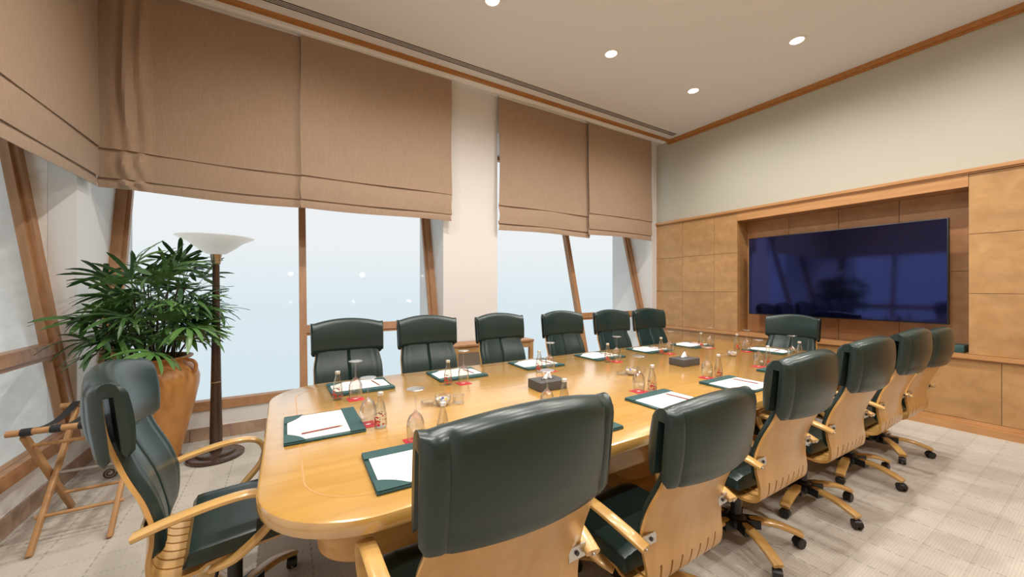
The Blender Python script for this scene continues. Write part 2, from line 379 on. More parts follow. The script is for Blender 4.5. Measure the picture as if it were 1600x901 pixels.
cols_l = (3.037, 3.387, 3.94, YB); cols_r = [0.837, 0.29, -0.26, -0.81, -1.36, -1.91, YN]
for i in range(3):
    for j in range(3): wpanel(cols_l[i], cols_l[i + 1], rows[j], rows[j + 1])
for i in range(6):
    for j in range(3): wpanel(cols_r[i + 1], cols_r[i], rows[j], rows[j + 1])
low = [YB, 3.94, 3.387, 2.837, 2.287, 1.737, 1.187, 0.637, 0.09, -0.46, -1.01, -1.56, YN]
for i in range(len(low) - 1): wpanel(low[i + 1], low[i], .115, .70)
# niche lining
for k in range(4):
    a, b = NY0 + (NY1 - NY0) * k / 4, NY0 + (NY1 - NY0) * (k + 1) / 4
    wpanel(a, b, .755, 1.58, NX, NX + .02, 'panel_dark'); wpanel(a, b, 1.58, 2.42, NX, NX + .02, 'panel_dark')
ob('niche_side', MB().box(XR + .023, NX, NY1, NY1 + .02, .755, 2.42).mesh('niche_side'), 'panel', wall_right)
ob('niche_side', MB().box(XR + .023, NX, NY0 - .02, NY0, .755, 2.42).mesh('niche_side'), 'panel', wall_right)
ob('niche_top', MB().box(XR + .03, NX, NY0, NY1, 2.40, 2.42).mesh('niche_top'), 'panel_dark', wall_right)
ob('header_board', MB().box(XR - .004, XR + .03, NY0, NY1, 2.40, 2.52).mesh('header_board'), 'railwood', wall_right)
ob('cap_rail', MB().box(XR - .035, XR, YN, YB, 2.535, 2.568).box(XR - .018, XR + .02, YN, YB, 2.52, 2.535).mesh('cap_rail'), 'railwood', wall_right)
ob('ledge_rail', MB().box(XR - .035, XR + .02, YN, YB, .715, .755).box(XR - .015, XR + .02, YN, YB, .70, .715).box(XR + .02, NX, NY0, NY1, .715, .755).mesh('ledge_rail'), 'railwood', wall_right)
bb = struct(ob('baseboard_right', MB().box(XR - .05, XR, YN, YB, 0, .075).box(XR - .03, XR, YN, YB, .075, .095).box(XR - .012, XR, YN, YB, .095, .115).mesh('baseboard_right'), 'railwood'))

# tiled base along the window wall and left wall: each tile its own piece
bbk = struct(ob('baseboard_back', MB().box(XL + .014, XR - .05, YB - .006, YB, 0, .12).mesh('baseboard_back'), 'white'))
tm = rbox('tile', .296, .012, .118, .002, 1, smooth=False)
x = XL + .17
while x < XR - .2:
    ob('tile', tm, 'tile', bbk, (x, YB - .012, .001)); x += .30
bbl = struct(ob('baseboard_left', MB().box(XL, XL + .006, YN, YB - .02, 0, .12).mesh('baseboard_left'), 'white'))
y = YB - .18
while y > 0:
    ob('tile', tm, 'tile', bbl, (XL + .012, y, .001), (0, 0, PI / 2)); y -= .30

# ceiling trims, soffit joint
struct(ob('trim_1', MB().box(XL, XR - .04, 4.15, 4.205, ZC - .03, ZC).mesh('trim_1'), 'trimwood'))
struct(ob('trim_2', MB().box(XR - .045, XR, YN, 4.205, ZC - .055, ZC).box(XR - .02, XR, YN, 4.205, ZC - .075, ZC - .055).mesh('trim_2'), 'trimwood'))
struct(ob('trim_3', MB().box(XL, XR, 4.205, 4.30, ZC - .008, ZC).box(XL, XR, 4.30, 4.325, ZC - .022, ZC).mesh('trim_3'), 'soffit'))

# ------------------------------------------------------------------ windows
def window(name, x0, x1, xm, fn, transom_side):
    """members run in a plane that leans out; fn(u, o, z) -> world, o = outward offset"""
    sb = lambda mb, u0, u1, o0, o1, z0, z1: mb.box(u0, u1, o0, o1, z0, z1, fn)
    d = 1 if x1 > x0 else -1
    f = struct(ob(name, sb(sb(MB(), x0, x1, -.03, .06, .27, .35), x0, x1, -.03, .06, 3.44, 3.52).mesh(name), 'frame'))
    fw = .075 * d
    ob('jamb', sb(sb(MB(), x0, x0 + fw, -.03, .06, .35, 3.44), x0 + fw, x0 + fw * 1.4, .0, .05, .35, 3.44).mesh('jamb'), 'frame', f)
    ob('jamb', sb(sb(MB(), x1 - fw, x1, -.03, .06, .35, 3.44), x1 - fw * 1.4, x1 - fw, .0, .05, .35, 3.44).mesh('jamb'), 'frame', f)
    ob('mullion', sb(MB(), xm - .035, xm + .035, -.03, .06, .35, 3.44).mesh('mullion'), 'frame', f)
    bays = [(x0 + fw, xm - .035 * d), (xm + .035 * d, x1 - fw)]
    for i, (a, b) in enumerate(bays):
        if i in transom_side:
            ob('transom', sb(sb(MB(), a, b, -.02, .055, .92, 1.0), a, b, -.005, .04, .89, .92).mesh('transom'), 'frame', f)
            ob('pane', sb(MB(), a, b, .012, .018, .35, .89).mesh('pane'), 'glass', f)
            ob('pane', sb(MB(), a, b, .012, .018, 1.0, 3.44).mesh('pane'), 'glass', f)
        else:
            ob('pane', sb(MB(), a, b, .012, .018, .35, 3.44).mesh('pane'), 'glass', f)
    return f
fb = lambda u, o, z: (u, gy(z) + o, z)
fl = lambda u, o, z: (gx(z) - o, u, z)
window('window_1', W1[0], W1[1], W1[2], fb, (1,))
window('window_2', W2[0], W2[1], W2[2], fb, (1,))
window('window_3', LW[0], LW[1], LW[2], fl, (0, 1))
# outer concrete fins beside the left window
struct(ob('wall_outside', MB().box(-2.75, XL - .152, LW[0] + .002, 5.40, -1.5, 3.6).box(-2.3, -1.50, LW[1] - .3, LW[1], -1.5, 3.6).mesh('wall_outside'), 'concrete'))

# ------------------------------------------------------------------ roman blinds
def blind(label, a0, a1, plane, axis, ztop=3.955, zb=2.235, wrinkle=None, seed=0):
    """fabric drop with two folded tiers; axis 'x': runs along X at Y=plane, 'y': runs along Y at X=plane"""
    rnd = random.Random(seed); ph = [rnd.uniform(0, 6) for _ in range(6)]
    t = thing('roman_blind', label, 'blind', (0, 0, 0), 0, 'taupe roman blinds')
    def pt(u, o, z):      # o: towards the room
        return (u, plane - o, z) if axis == 'x' else (plane + o, u, z)
    def sheet(name, z0, z1, o_top, o_bot, nz, belly=0.0, droop=0.0, thick=.006):
        nu = 72; v, f = [], []
        for s in (0, 1):
            for i in range(nz + 1):
                for j in range(nu + 1):
                    q = j / nu; u = a0 + (a1 - a0) * q; k = i / nz
                    o = o_top + (o_bot - o_top) * k + belly * math.sin(PI * k)
                    o += .004 * math.sin(3.1 * q * 2 + ph[0]) * k + .003 * math.sin(9 * q + ph[1] + 2 * k)
                    if wrinkle and .03 < q < .24: g = (q - .03) / .21; o += wrinkle * math.sin(PI * g) ** 1.5 * (.50 + .32 * math.sin(17 * g + 1.5 * math.sin(4 * k)) + .18 * math.sin(6 * k + 9 * g)) * (.45 + .55 * math.sin(PI * min(1, k)))
                    z = z0 + (z1 - z0) * k - droop * k * (.5 + .5 * math.sin(5 * q + ph[2])) 
                    u2 = u + (.006 * math.sin(7 * k + ph[3]) if j in (0, nu) else 0)
                    v.append(pt(u2, o - s * thick, z))
        n1 = (nz + 1) * (nu + 1); idx = lambda s, i, j: s * n1 + i * (nu + 1) + j
        for i in range(nz):
            for j in range(nu):
                f.append((idx(0, i, j), idx(0, i, j + 1), idx(0, i + 1, j + 1), idx(0, i + 1, j)))
                f.append((idx(1, i, j), idx(1, i + 1, j), idx(1, i + 1, j + 1), idx(1, i, j + 1)))
        for j in range(nu):
            f.append((idx(0, 0, j), idx(1, 0, j), idx(1, 0, j + 1), idx(0, 0, j + 1))); f.append((idx(0, nz, j), idx(0, nz, j + 1), idx(1, nz, j + 1), idx(1, nz, j)))
        for i in range(nz):
            f.append((idx(0, i, 0), idx(0, i + 1, 0), idx(1, i + 1, 0), idx(1, i, 0))); f.append((idx(0, i, nu), idx(1, i, nu), idx(1, i + 1, nu), idx(0, i + 1, nu)))
        ob(name, mk(name, v, f, True), 'fabric', t)
    sheet('fabric_drop', ztop, zb + .315, .018, .040, 24, .004, .012)
    sheet('fold', zb + .335, zb + .075, .022, .034, 6, .010, .012)
    sheet('fold', zb + .10, zb - .005, .010, .022, 4, .008, .022)
    m = MB(); m.box(min(a0, a1), max(a0, a1), 0, .02, ztop, ZC - .002, lambda u, o, z: pt(u, o + .004, z))
    ob('head_rail', m.mesh('head_rail'), 'white', t)
YBL = 4.40
blind('wide taupe roman blind with rippled corner edge above the potted palm', XL + .05, .148, YBL, 'x', wrinkle=.07, seed=1)
blind('taupe roman blind beside the white pier, above the first window seats', .135, 1.75, YBL - .046, 'x', seed=2)
blind('taupe roman blind hanging just right of the white pier', 2.445, 4.055, YBL, 'x', zb=2.205, seed=3)
blind('narrow taupe roman blind nearest the television wall', 3.99, 5.45, YBL - .046, 'x', zb=2.25, seed=4)
blind('taupe roman blind on the left wall over the luggage rack', YBL - .062, 1.95, XL + .040, 'y', zb=2.235, seed=5)

# ------------------------------------------------------------------ ceiling fittings
def downlight(loc, label):
    t = thing('downlight', label, 'ceiling light', loc, 0, 'recessed ceiling downlights')
    ob('trim_ring', lathe_mesh('trim_ring', [(.060, -.001), (.062, -.006), (.072, -.009), (.082, -.006), (.085, -.0005)], 28, closed=True), 'ring', t)
    ob('lens', lathe_mesh('lens', [(.061, -.0005), (.060, -.003), (.03, -.005), (.002, -.006)], 24), 'lamp', t)
    li = bpy.data.lights.new('lamp', 'SPOT'); li.energy = LAMP_W; li.color = LAMP_COL; li.spot_size = math.radians(164); li.spot_blend = 0.9; li.shadow_soft_size = 0.028
    lo = bpy.data.objects.new('lamp', li); COL.objects.link(lo); lo.parent = t; lo.location = (0, 0, -.02)
names = {(1, 0): 'downlight cut by the top edge of the photo, above the near table', (2, 0): 'lit downlight in the row nearest the windows, second before the television wall',
         (3, 0): 'lit downlight in the window-side row nearest the television wall corner', (3, 1): 'lit downlight highest on the right, above the camera-side chairs'}
for j, y in enumerate((2.97, 1.81, 0.65, -.8)):
    for i, x in enumerate((.11, 1.59, 3.07, 4.56)):  # first column is unseen, added to brighten the left of the room
        downlight((x, y, ZC), names.get((i, j), 'recessed downlight out of sight above the room, column %s row %s' % (('one', 'two', 'three', 'four')[i], ('one', 'two', 'three', 'four')[j])))
o = tag(ob('sprinkler_cover', lathe_mesh('sprinkler_cover', [(.045, 0), (.045, -.004), (.040, -.007), (.002, -.008)], 24), 'ceiling', None, (3.81, 2.99, ZC)), 'small round cover plate between two lit downlights', 'ceiling cover')
t = thing('air_diffuser', 'long dark slotted air grille in the ceiling by the blinds', 'air vent', (2.65, 3.985, ZC))
ob('shade_backing', MB().box(-2.95, 2.95, -.045, .045, -.003, 0).mesh('shade_backing'), 'dark', t)  # flat dark sheet stands for the shaded cavity behind the slats
ob('frame', MB().box(-2.96, 2.96, -.055, -.045, -.005, 0).box(-2.96, 2.96, .045, .055, -.005, 0).box(-2.97, -2.95, -.055, .055, -.012, 0).box(2.95, 2.97, -.055, .055, -.012, 0).mesh('frame'), 'ring', t)
sm = MB().box(-2.95, 2.95, -.0035, .0035, -.005, -.002).mesh('slat')
for k in range(3): ob('slat', sm, 'ring', t, (0, -.0225 + .0225 * k, 0))

# ------------------------------------------------------------------ television
t = thing('television', 'large dark flat television mounted in the wooden niche', 'television', (5.74, (2.876 + .966) / 2, 1.577))
ob('casing', rbox('casing', .05, 1.915, 1.088, .006, 2, -.544), 'blackplastic', t, (.027, 0, 0))
ob('screen', MB().box(-.0005, .003, -.945, .945, -.532, .532).mesh('screen'), 'screen', t)
ob('wall_bracket', MB().box(.05, .28, -.2, .2, -.2, .2).mesh('wall_bracket'), 'blackplastic', t)
tag(ob('folder_box', rbox('folder_box', .20, .34, .075, .006, 2), 'green', None, (5.89, 1.04, .755)), 'teal green leather box on the niche ledge under the television', 'box')

# ------------------------------------------------------------------ conference table
TX0, TX1, TY0, TY1, TZ = -.08, 4.72, 1.13, 2.93, .742
def rring(ins, z, r=.34): 
    return [(x, y, z) for x, y in rr(TX0 + ins, TX1 - ins, TY0 + ins, TY1 - ins, max(.05, r - ins), 14)]
t = thing('conference_table', 'long honey maple conference table with rounded corners', 'table', (2.32, 2.03, 0))
T0 = Vector((2.32, 2.03, 0)); mv = lambda r: [tuple(Vector(p) - T0) for p in r]
v, f = loft([mv(rring(i, z)) for i, z in ((.02, .690), (.004, .694), (0, .702), (0, .730), (.004, .739), (.012, TZ))])
ob('tabletop', mk('tabletop', v, f, True), 'table', t)
v, f = loft([mv(rring(.132, TZ + .0004)), mv(rring(.135, TZ + .0008)), mv(rring(.138, TZ + .0004))], cap=False)
ob('inlay_line', mk('inlay_line', v, f), 'apron', t)
v, f = loft([mv(rring(i, z)) for i, z in ((.085, .692), (.100, .665), (.125, .625), (.160, .600), (.19, .597))], cap=False)
ob('moulding', mk('moulding', v, f, True), 'apron', t)
v, f = loft([mv(rring(i, z)) for i, z in ((.178, .602), (.178, .505), (.185, .500), (.205, .500), (.205, .640))], cap=False)
ob('apron', mk('apron', v, f, True), 'apron', t)
for px in (.95, 2.32, 3.70):
    ring = lambda ins, z: [(x + px - 2.32, y, z) for x, y in rr(-.35 + ins, .35 - ins, -.30 + ins, .30 - ins, .12, 8)]
    v, f = loft([ring(0, .002), ring(0, .07), ring(.03, .09), ring(.03, .69)])
    ob('pedestal', mk('pedestal', v, f, True), 'apron', t)

# ------------------------------------------------------------------ chairs
PROF = [(.24, .405), (.10, .395), (-.06, .380), (-.165, .372), (-.225, .395), (-.250, .455), (-.258, .54), (-.290, .67), (-.345, .80), (-.380, .92), (-.392, 1.05)]
prof = cr(PROF, 56)
def halfw(z, y):
    if y > -.16: return .235
    ks = [(.36, .235), (.46, .245), (.60, .262), (.72, .262), (.84, .245), (1.1, .255)]
    for (a, wa), (b, wb_) in zip(ks, ks[1:]):
        if a <= z <= b: 
            k = (z - a) / (b - a); k = k * k * (3 - 2 * k); return wa + (wb_ - wa) * k
    return .25
def curve_in(u, z, amt=.045): return amt * u * u * max(0, min(1, (z - .40) / .2))
def shell_mesh():
    fr = [-1, -.93]
    slots = [-.72, -.48, -.24, 0, .24, .48, .72]
    for s in slots: fr += [s - .021, s + .021]
    fr += [.93, 1]; fr = sorted(fr)
    allf = []
    for a, b in zip(fr, fr[1:]):
        allf += [a, (a + b) / 2] if b - a > .06 else [a]
    allf.append(1)
    v, f = [], []; n = len(allf)
    for i, p in enumerate(prof):
        for u in allf: v.append((u * halfw(p[1], p[0]), p[0] + curve_in(u, p[1]), p[1] + (0.012 * u * u if p[0] > -.1 else 0)))
    for i in range(len(prof) - 1):
        pm = (prof[i] + prof[i + 1]) / 2
        hole = (pm[0] < -.13 and pm[1] < .475)
        for j in range(n - 1):
            um = (allf[j] + allf[j + 1]) / 2
            if hole and any(abs(um - s) < .02 for s in slots): continue
            f.append((i * n + j, i * n + j + 1, (i + 1) * n + j + 1, (i + 1) * n + j))
    return mk('shell', v, f, True)
def pnorm(i):
    a = prof[max(0, i - 1)]; b = prof[min(len(prof) - 1, i + 1)]; d = (b - a).normalized(); return Vector((d[1], -d[0]))   # towards the sitter
def back_cushion():
    idx = [i for i, p in enumerate(prof) if p[1] > .45 and p[0] < -.2 and p[1] < .90]
    v, f = [], []; nu = 36; us = [-1 + 2 * j / nu for j in range(nu + 1)]
    m = len(idx)
    for side in (0, 1):
        for a, i in enumerate(idx):
            p = prof[i]; nn = pnorm(i); k = a / (m - 1)
            hw = halfw(p[1], p[0]) * .985 * (1 - .10 * max(0, 1 - k / .12) ** 2)
            for u in us:
                edge = (1 - abs(u) ** 8) ** .5 if abs(u) < 1 else 0
                endk = math.sin(PI / 2 * min(1, k / .10)) ** .6
                th = .010 + .034 * edge * endk
                th -= .018 * math.exp(-(u / .035) ** 2) * endk
                th -= .010 * math.exp(-((abs(u) - .80) / .03) ** 2) * endk
                d = .004 if side else .004 + th
                v.append((u * hw, p[0] + curve_in(u, p[1]) + nn[0] * d, p[1] + nn[1] * d))
    n = nu + 1; n1 = m * n; I = lambda s, a, j: s * n1 + a * n + j
    for a in range(m - 1):
        for j in range(nu):
            f.append((I(0, a, j), I(0, a, j + 1), I(0, a + 1, j + 1), I(0, a + 1, j))); f.append((I(1, a, j), I(1, a + 1, j), I(1, a + 1, j + 1), I(1, a, j + 1)))
    for j in range(nu):
        f.append((I(0, 0, j), I(1, 0, j), I(1, 0, j + 1), I(0, 0, j + 1))); f.append((I(0, m - 1, j), I(0, m - 1, j + 1), I(1, m - 1, j + 1), I(1, m - 1, j)))
    for a in range(m - 1):
        f.append((I(0, a, 0), I(0, a + 1, 0), I(1, a + 1, 0), I(1, a, 0))); f.append((I(0, a, nu), I(1, a, nu), I(1, a + 1, nu), I(0, a + 1, nu)))
    return mk('back_cushion', v, f, True)
def head_cushion():
    # inverted U over the top of the shell: thick lobe in front, flatter pad behind
    ax = Vector((-.030, .298)).normalized(); nn = Vector((ax[1], -ax[0])); org = Vector((-.358, .836))
    nu, nh = 44, 12; v, f = [], []; HW = .275
    ring = None
    for j in range(nu + 1):
        u = -1 + 2 * j / nu; u = math.copysign(abs(u) ** .85, u); au = abs(u)
        endr = math.sqrt(max(0, 1 - max(0, (au - .93) / .07) ** 2.2)); er = .40 + .60 * endr
        top = .240 + .042 * (1 - u * u) + .012 * max(0, (au - .88) / .12) ** 2
        pts = []
        fo = lambda h: .018 + (.030 + .012 * math.sin(PI * min(1, h / .245))) * er
        gro = .008 * math.exp(-((au - .80) / .025) ** 2)
        ro = lambda h: -.014 - (.024 + .016 * math.sin(PI * min(1, max(0, h) / .245)) * (1 - au ** 4)) * er + gro + .007 * math.exp(-((h - .035) / .010) ** 2) * (1 if au < .8 else 0)
        # front lobe, bottom to top
        fb_, rb_ = .004 + .004 * au, -.012 + .020 * (1 - endr)
        pts.append((.016, fb_ + .012))
        pts.append((fo(0) * .55 + .008, fb_ - .004))
        for k in range(nh): 
            h = fb_ + .014 + (top - .038 - fb_ - .014) * k / (nh - 1); pts.append((fo(h), h))
        for k in range(1, 8):
            a = PI * k / 8; cx = (fo(.25) + ro(.25)) / 2; rx = (fo(.25) - ro(.25)) / 2
            pts.append((cx + rx * math.cos(a), top - .038 + .038 * math.sin(a) ** .8))
        for k in range(nh):
            h = top - .038 + (rb_ + .014 - (top - .038)) * k / (nh - 1); pts.append((ro(h), h))
        pts.append((ro(0) * .6 - .004, rb_ - .006)); pts.append((-.012, rb_ + .010))
        pts.append((-.010, top - .046)); pts.append((.015, top - .046))
        for (d, h) in pts:
            q = org + ax * h + nn * d
            v.append((u * HW * (1 + .015 * (h / .3)), q[0] + .052 * u * u, q[1]))
        ring = len(pts)
    for j in range(nu):
        for k in range(ring): f.append((j * ring + k, j * ring + (k + 1) % ring, (j + 1) * ring + (k + 1) % ring, (j + 1) * ring + k))
    f.append(tuple(range(ring))); f.append(tuple(nu * ring + k for k in range(ring - 1, -1, -1)))
    return mk('head_cushion', v, f, True)
def seat_cushion():
    nx, ny = 30, 26; v, f = [], []
    for side in (0, 1):
        for i in range(ny + 1):
            for j in range(nx + 1):
                u = -1 + 2 * j / nx; q = i / ny; y = -.150 + .435 * q
                hw = .252 - .012 * q + .004; c = 1 - max(0, (abs(u) - .0)) ** 12
                dropf = max(0, (q - .78) / .22)
                crv = (1 - abs(u) ** 9) ** .5 * math.sqrt(max(0, 1 - max(0, (q - .9) / .1) ** 3)) * math.sqrt(max(0.0, 1 - max(0, (.06 - q) / .06) ** 2))
                base = .405 - .010 * (1 - q) - .020 * dropf ** 2 + .010 * u * u
                top = base + .010 + .055 * crv - .020 * dropf ** 2 - .008 * math.exp(-((abs(u) - .82) / .03) ** 2)
                corner = 1 - .10 * max(0, (q - .85) / .15) ** 2 
                v.append((u * hw * corner, y, base + .006 if side else top))
    n = nx + 1; n1 = (ny + 1) * n; I = lambda s, a, j: s * n1 + a * n + j
    for a in range(ny):
        for j in range(nx):
            f.append((I(0, a, j), I(0, a, j + 1), I(0, a + 1, j + 1), I(0, a + 1, j))); f.append((I(1, a, j), I(1, a + 1, j), I(1, a + 1, j + 1), I(1, a, j + 1)))
    for j in range(nx):
        f.append((I(0, 0, j), I(1, 0, j), I(1, 0, j + 1), I(0, 0, j + 1))); f.append((I(0, ny, j), I(0, ny, j + 1), I(1, ny, j + 1), I(1, ny, j)))
    for a in range(ny):
        f.append((I(0, a, 0), I(0, a + 1, 0), I(1, a + 1, 0), I(1, a, 0))); f.append((I(0, a, nx), I(1, a, nx), I(1, a + 1, nx), I(0, a + 1, nx)))
    return mk('seat_cushion', v, f, True)
UPPER = ('shell', 'back_cushion', 'head_cushion', 'seat_cushion', 'armrest', 'arm_bracket', 'tilt_mechanism', 'height_lever', 'gas_piston')
def make_chair():
    t = thing('office_chair', 'chair', 'chair', group='green leather conference chairs')
    sh = ob('shell', shell_mesh(), 'ply', t); md = sh.modifiers.new('s', 'SOLIDIFY'); md.thickness = .013; md.offset = 0; bake(sh); sh.data.set_sharp_from_angle(angle=math.radians(35))
    ob('back_cushion', back_cushion(), 'leather', t)
    ob('head_cushion', head_cushion(), 'leather', t)
    ob('seat_cushion', seat_cushion(), 'leather', t)
    for s in (-1, 1):
        path = cr([(s * .285, -.268, .585), (s * .298, -.18, .612), (s * .306, -.06, .634), (s * .308, .035, .638), (s * .308, .095, .618), (s * .306, .120, .566), (s * .300, .104, .504), (s * .285, .045, .440), (s * .258, -.01, .392), (s * .225, -.07, .368)], 44)
        v, f = ribbon(path, (1, 0, 0), .050, .022); a = ob('armrest', mk('armrest', v, f, True), 'armwood', t)
        v, f = tube([(s * .285, -.267, .583), (s * .285, -.273, .581)], .006, 10); ob('screw', mk('screw', v, f, True), 'steel', a)
        m = MB().box(s * .205, s * .272, -.250, -.244, .572, .612); br = ob('arm_bracket', m.mesh('arm_bracket'), 'steel', t)
        v, f = tube([(s * .235, -.250, .592), (s * .235, -.255, .592)], .007, 10); ob('bolt', mk('bolt', v, f, True), 'blackplastic', br)
    me = rbox('tilt_mechanism', .20, .26, .055, .012, 2, .318); ob('tilt_mechanism', me, 'blackplastic', t)
    v, f = tube([(.09, -.03, .345), (.17, -.05, .338), (.20, -.06, .310), (.212, -.07, .255)], .006, 8); ob('height_lever', mk('height_lever', v, f, True), 'blackplastic', t)
    ob('gas_piston', lathe_mesh('gas_piston', [(.014, .20), (.014, .33)], 16), 'chrome', t)
    ob('gas_housing', lathe_mesh('gas_housing', [(.022, .055), (.027, .06), (.027, .262), (.024, .268), (.016, .270)], 20), 'blackplastic', t)
    ob('base_hub', lathe_mesh('base_hub', [(.03, .075), (.060, .08), (.062, .112), (.045, .132), (.029, .145)], 24), 'blackplastic', t)
    # one base leg: black root, wooden top cover, twin caster
    px = cr([(0, .05, .112), (0, .12, .116), (0, .20, .108), (0, .27, .088), (0, .315, .070)], 18)
    v, f = ribbon(px, (1, 0, 0), [.052 + .004 * math.sin(k / 17 * PI) for k in range(18)], .026); legm = mk('base_leg', v, f, True)
    blk = MB().box(-.030, .030, .02, .115, .080, .126).mesh('leg_root'); 
    cm = MB()
    for s in (-1, 1):
        v, f = lathe([(.004, -.008), (.024, -.008), (.026, -.004), (.026, .004), (.022, .008), (.004, .008)], 18)
        cm.add([(z + s * .013, r0, r1 + .0262) for (r0, r1, z) in v], f)
    v, f = tube([(0, 0, .026), (0, 0, .075)], .007, 8); cm.add(v, f)
    hood = []
    casm = cm.mesh('caster', True)
    v, f = lathe([(.002, -.019), (.029, -.019), (.030, 0), (.029, .019), (.002, .019)], 20)
    hm = MB(); keep = [q for q in f if len(q) == 4 and sum(v[i][1] for i in q) / 4 > .004]
    hm.add([(z, r0, r1 + .0262) for (r0, r1, z) in v], keep); hoodm = hm.mesh('caster_hood', True)
    for k in range(5):
        a = 2 * PI * k / 5 + .30
        lg = ob('base_leg', legm, 'armwood', t, (0, 0, 0), (0, 0, a))
        ob('leg_root', blk, 'blackplastic', lg)
        ob('caster', casm, 'blackplastic', lg, (0, .305, 0), (0, 0, .6 + k)); ob('caster_hood', hoodm, 'blackplastic', lg, (0, .305, 0), (0, 0, .6 + k))
    return t
proto = make_chair(); used = [False]
def chair(x, y, rz, dz, spin, label):
    if not used[0]: c = proto; used[0] = True
    else: c = copy_tree(proto)
    c.location = (x, y, 0); c.rotation_euler = (0, 0, rz); c['label'] = label
    for ch in c.children:
        nm = ch.name.split('.')[0]
        if nm in UPPER: ch.location.z = dz
        if nm == 'base_leg': ch.rotation_euler.z += spin
    return c
ORD = ('first', 'second', 'third', 'fourth', 'fifth', 'sixth')
# first chair built is the original; later ones copy it, so set the legs of copies relative to it
chairs = []
near = [(.515, 1.115, 0.01, .012), (1.355, 1.150, 0.02, -.09), (2.17, 1.155, 0.0, -.01), (2.92, 1.130, -.02, .01), (3.70, 1.130, .015, .015), (4.45, 1.15, -.02, -.02)]
nl = ['green leather chair nearest the camera, its wide head cushion seen from behind', 'second green chair from the left on the camera side of the table',
      'third green chair from the left on the camera side of the table', 'fourth green chair from the left on the camera side of the table',
      'fifth green chair from the left on the camera side, partly hiding the last', 'last green chair on the camera side, nearest the wooden wall panels']
win = [(.46, 3.07, PI + .02, .035), (1.135, 3.07, PI, .035), (1.91, 3.07, PI + .02, .03), (2.71, 3.05, PI, .03), (3.48, 3.05, PI - .03, .02), (4.17, 3.05, PI - .05, .02)]
wl_ = ['%s green chair from the left along the window side of the table' % ORD[i] for i in range(6)]
wl_[5] = 'last green chair on the window side, by the pale corner panels'
hd = [(-.18, 1.97, -PI / 2 + .10, .015), (4.82, 2.10, PI / 2 - .03, -.02)]
hl = ['green leather chair at the left table end, seat and curved wooden arms in view', 'green leather chair at the far table end in front of the television']
rot0 = None
for (x, y, rz, dz), lb in zip(near + win + hd, nl + wl_ + hl): chairs.append((x, y, rz, dz, lb))
rs = random.Random(3)
base_rot = [ch.rotation_euler.z for ch in proto.children if ch.name.split('.')[0] == 'base_leg']
for (x, y, rz, dz, lb) in chairs:
    c = chair(x, y, rz, dz, 0, lb); s = rs.uniform(-.6, .6)
    for ch, b0 in zip([q for q in c.children if q.name.split('.')[0] == 'base_leg'], base_rot): ch.rotation_euler.z = b0 + s

# ------------------------------------------------------------------ place settings
def make_pad():
    t = thing('desk_pad', '', 'desk pad', group='green desk pads with paper')
    ob('board', rbox('board', .375, .325, .010, .002, 1), 'green', t)
    ob('paper', MB().box(-.170, .170, -.148, .100, .0102, .0125).mesh('paper'), 'paper', t)
    ob('side_band', MB().box(-.187, .187, .098, .162, .0128, .0145).mesh('side_band'), 'green', t)
    for s in (-1, 1):
        n = 8; pts = [(s * .186, -.161)] + [(s * (.186 - .115 * (1 - math.cos(PI / 2 * k / n)) - .0 * k), -.161 + .085 * (1 - math.sin(PI / 2 * k / n)) * 1.0) for k in range(n + 1)]
        pts = [(s * .186, -.161), (s * .186, -.080)] + [(s * (.186 - .115 * k / n), -.080 - .081 * (k / n) + .014 * math.sin(PI * k / n)) for k in range(1, n + 1)]
        v = [(x, y, .0128) for x, y in pts] + [(x, y, .0145) for x, y in pts]; m = len(pts)
        f = [tuple(range(m)), tuple(range(2 * m - 1, m - 1, -1))] + [(k, (k + 1) % m, m + (k + 1) % m, m + k) for k in range(m)]
        ob('corner_pocket', mk('corner_pocket', v, f), 'green', t)
    return t
def make_goblet():
    t = thing('goblet', '', 'glass', group='upturned goblets')
    po = [(.0335, 0), (.037, .03), (.0385, .055), (.036, .085), (.026, .108), (.012, .121), (.0045, .130)]
    pi_ = [(.0035, .124), (.011, .117), (.0245, .105), (.0345, .084), (.037, .055), (.0355, .03), (.0322, .0)]
    ob('bowl', lathe_mesh('bowl', po + pi_, 28, closed=True), 'crystal', t)
    ob('stem', lathe_mesh('stem', [(.0045, .130), (.0036, .15), (.0034, .19), (.0045, .208), (.007, .2165)], 14), 'crystal', t)
    ob('foot', lathe_mesh('foot', [(.007, .2165), (.020, .2185), (.0385, .2215), (.0390, .2235), (.0375, .225), (.002, .2255)], 28), 'crystal_glare', t)
    return t
def make_bottle():
    t = thing('water_bottle', '', 'bottle', group='small glass bottles')
    po = [(.024, 0), (.0275, .003), (.0285, .012), (.0285, .050), (.027, .068), (.021, .100), (.0145, .128), (.0125, .140), (.0125, .158)]
    pin = [(.0105, .158), (.0105, .140), (.0125, .128), (.019, .100), (.025, .068), (.0265, .050), (.0265, .012), (.0255, .006), (.002, .005)]
    ob('glass_body', lathe_mesh('glass_body', po + pin, 24), 'bottle', t)
    v, f = lathe([(.0288, .014), (.0288, .050), (.0276, .066)], 24); ob('printed_label', mk('printed_label', v, [q for q in f if len(q) == 4], True), 'print', t)
    ob('bottle_cap', lathe_mesh('bottle_cap', [(.0135, .152), (.0142, .154), (.0142, .166), (.012, .168), (.002, .1685)], 20), 'cap', t)
    return t
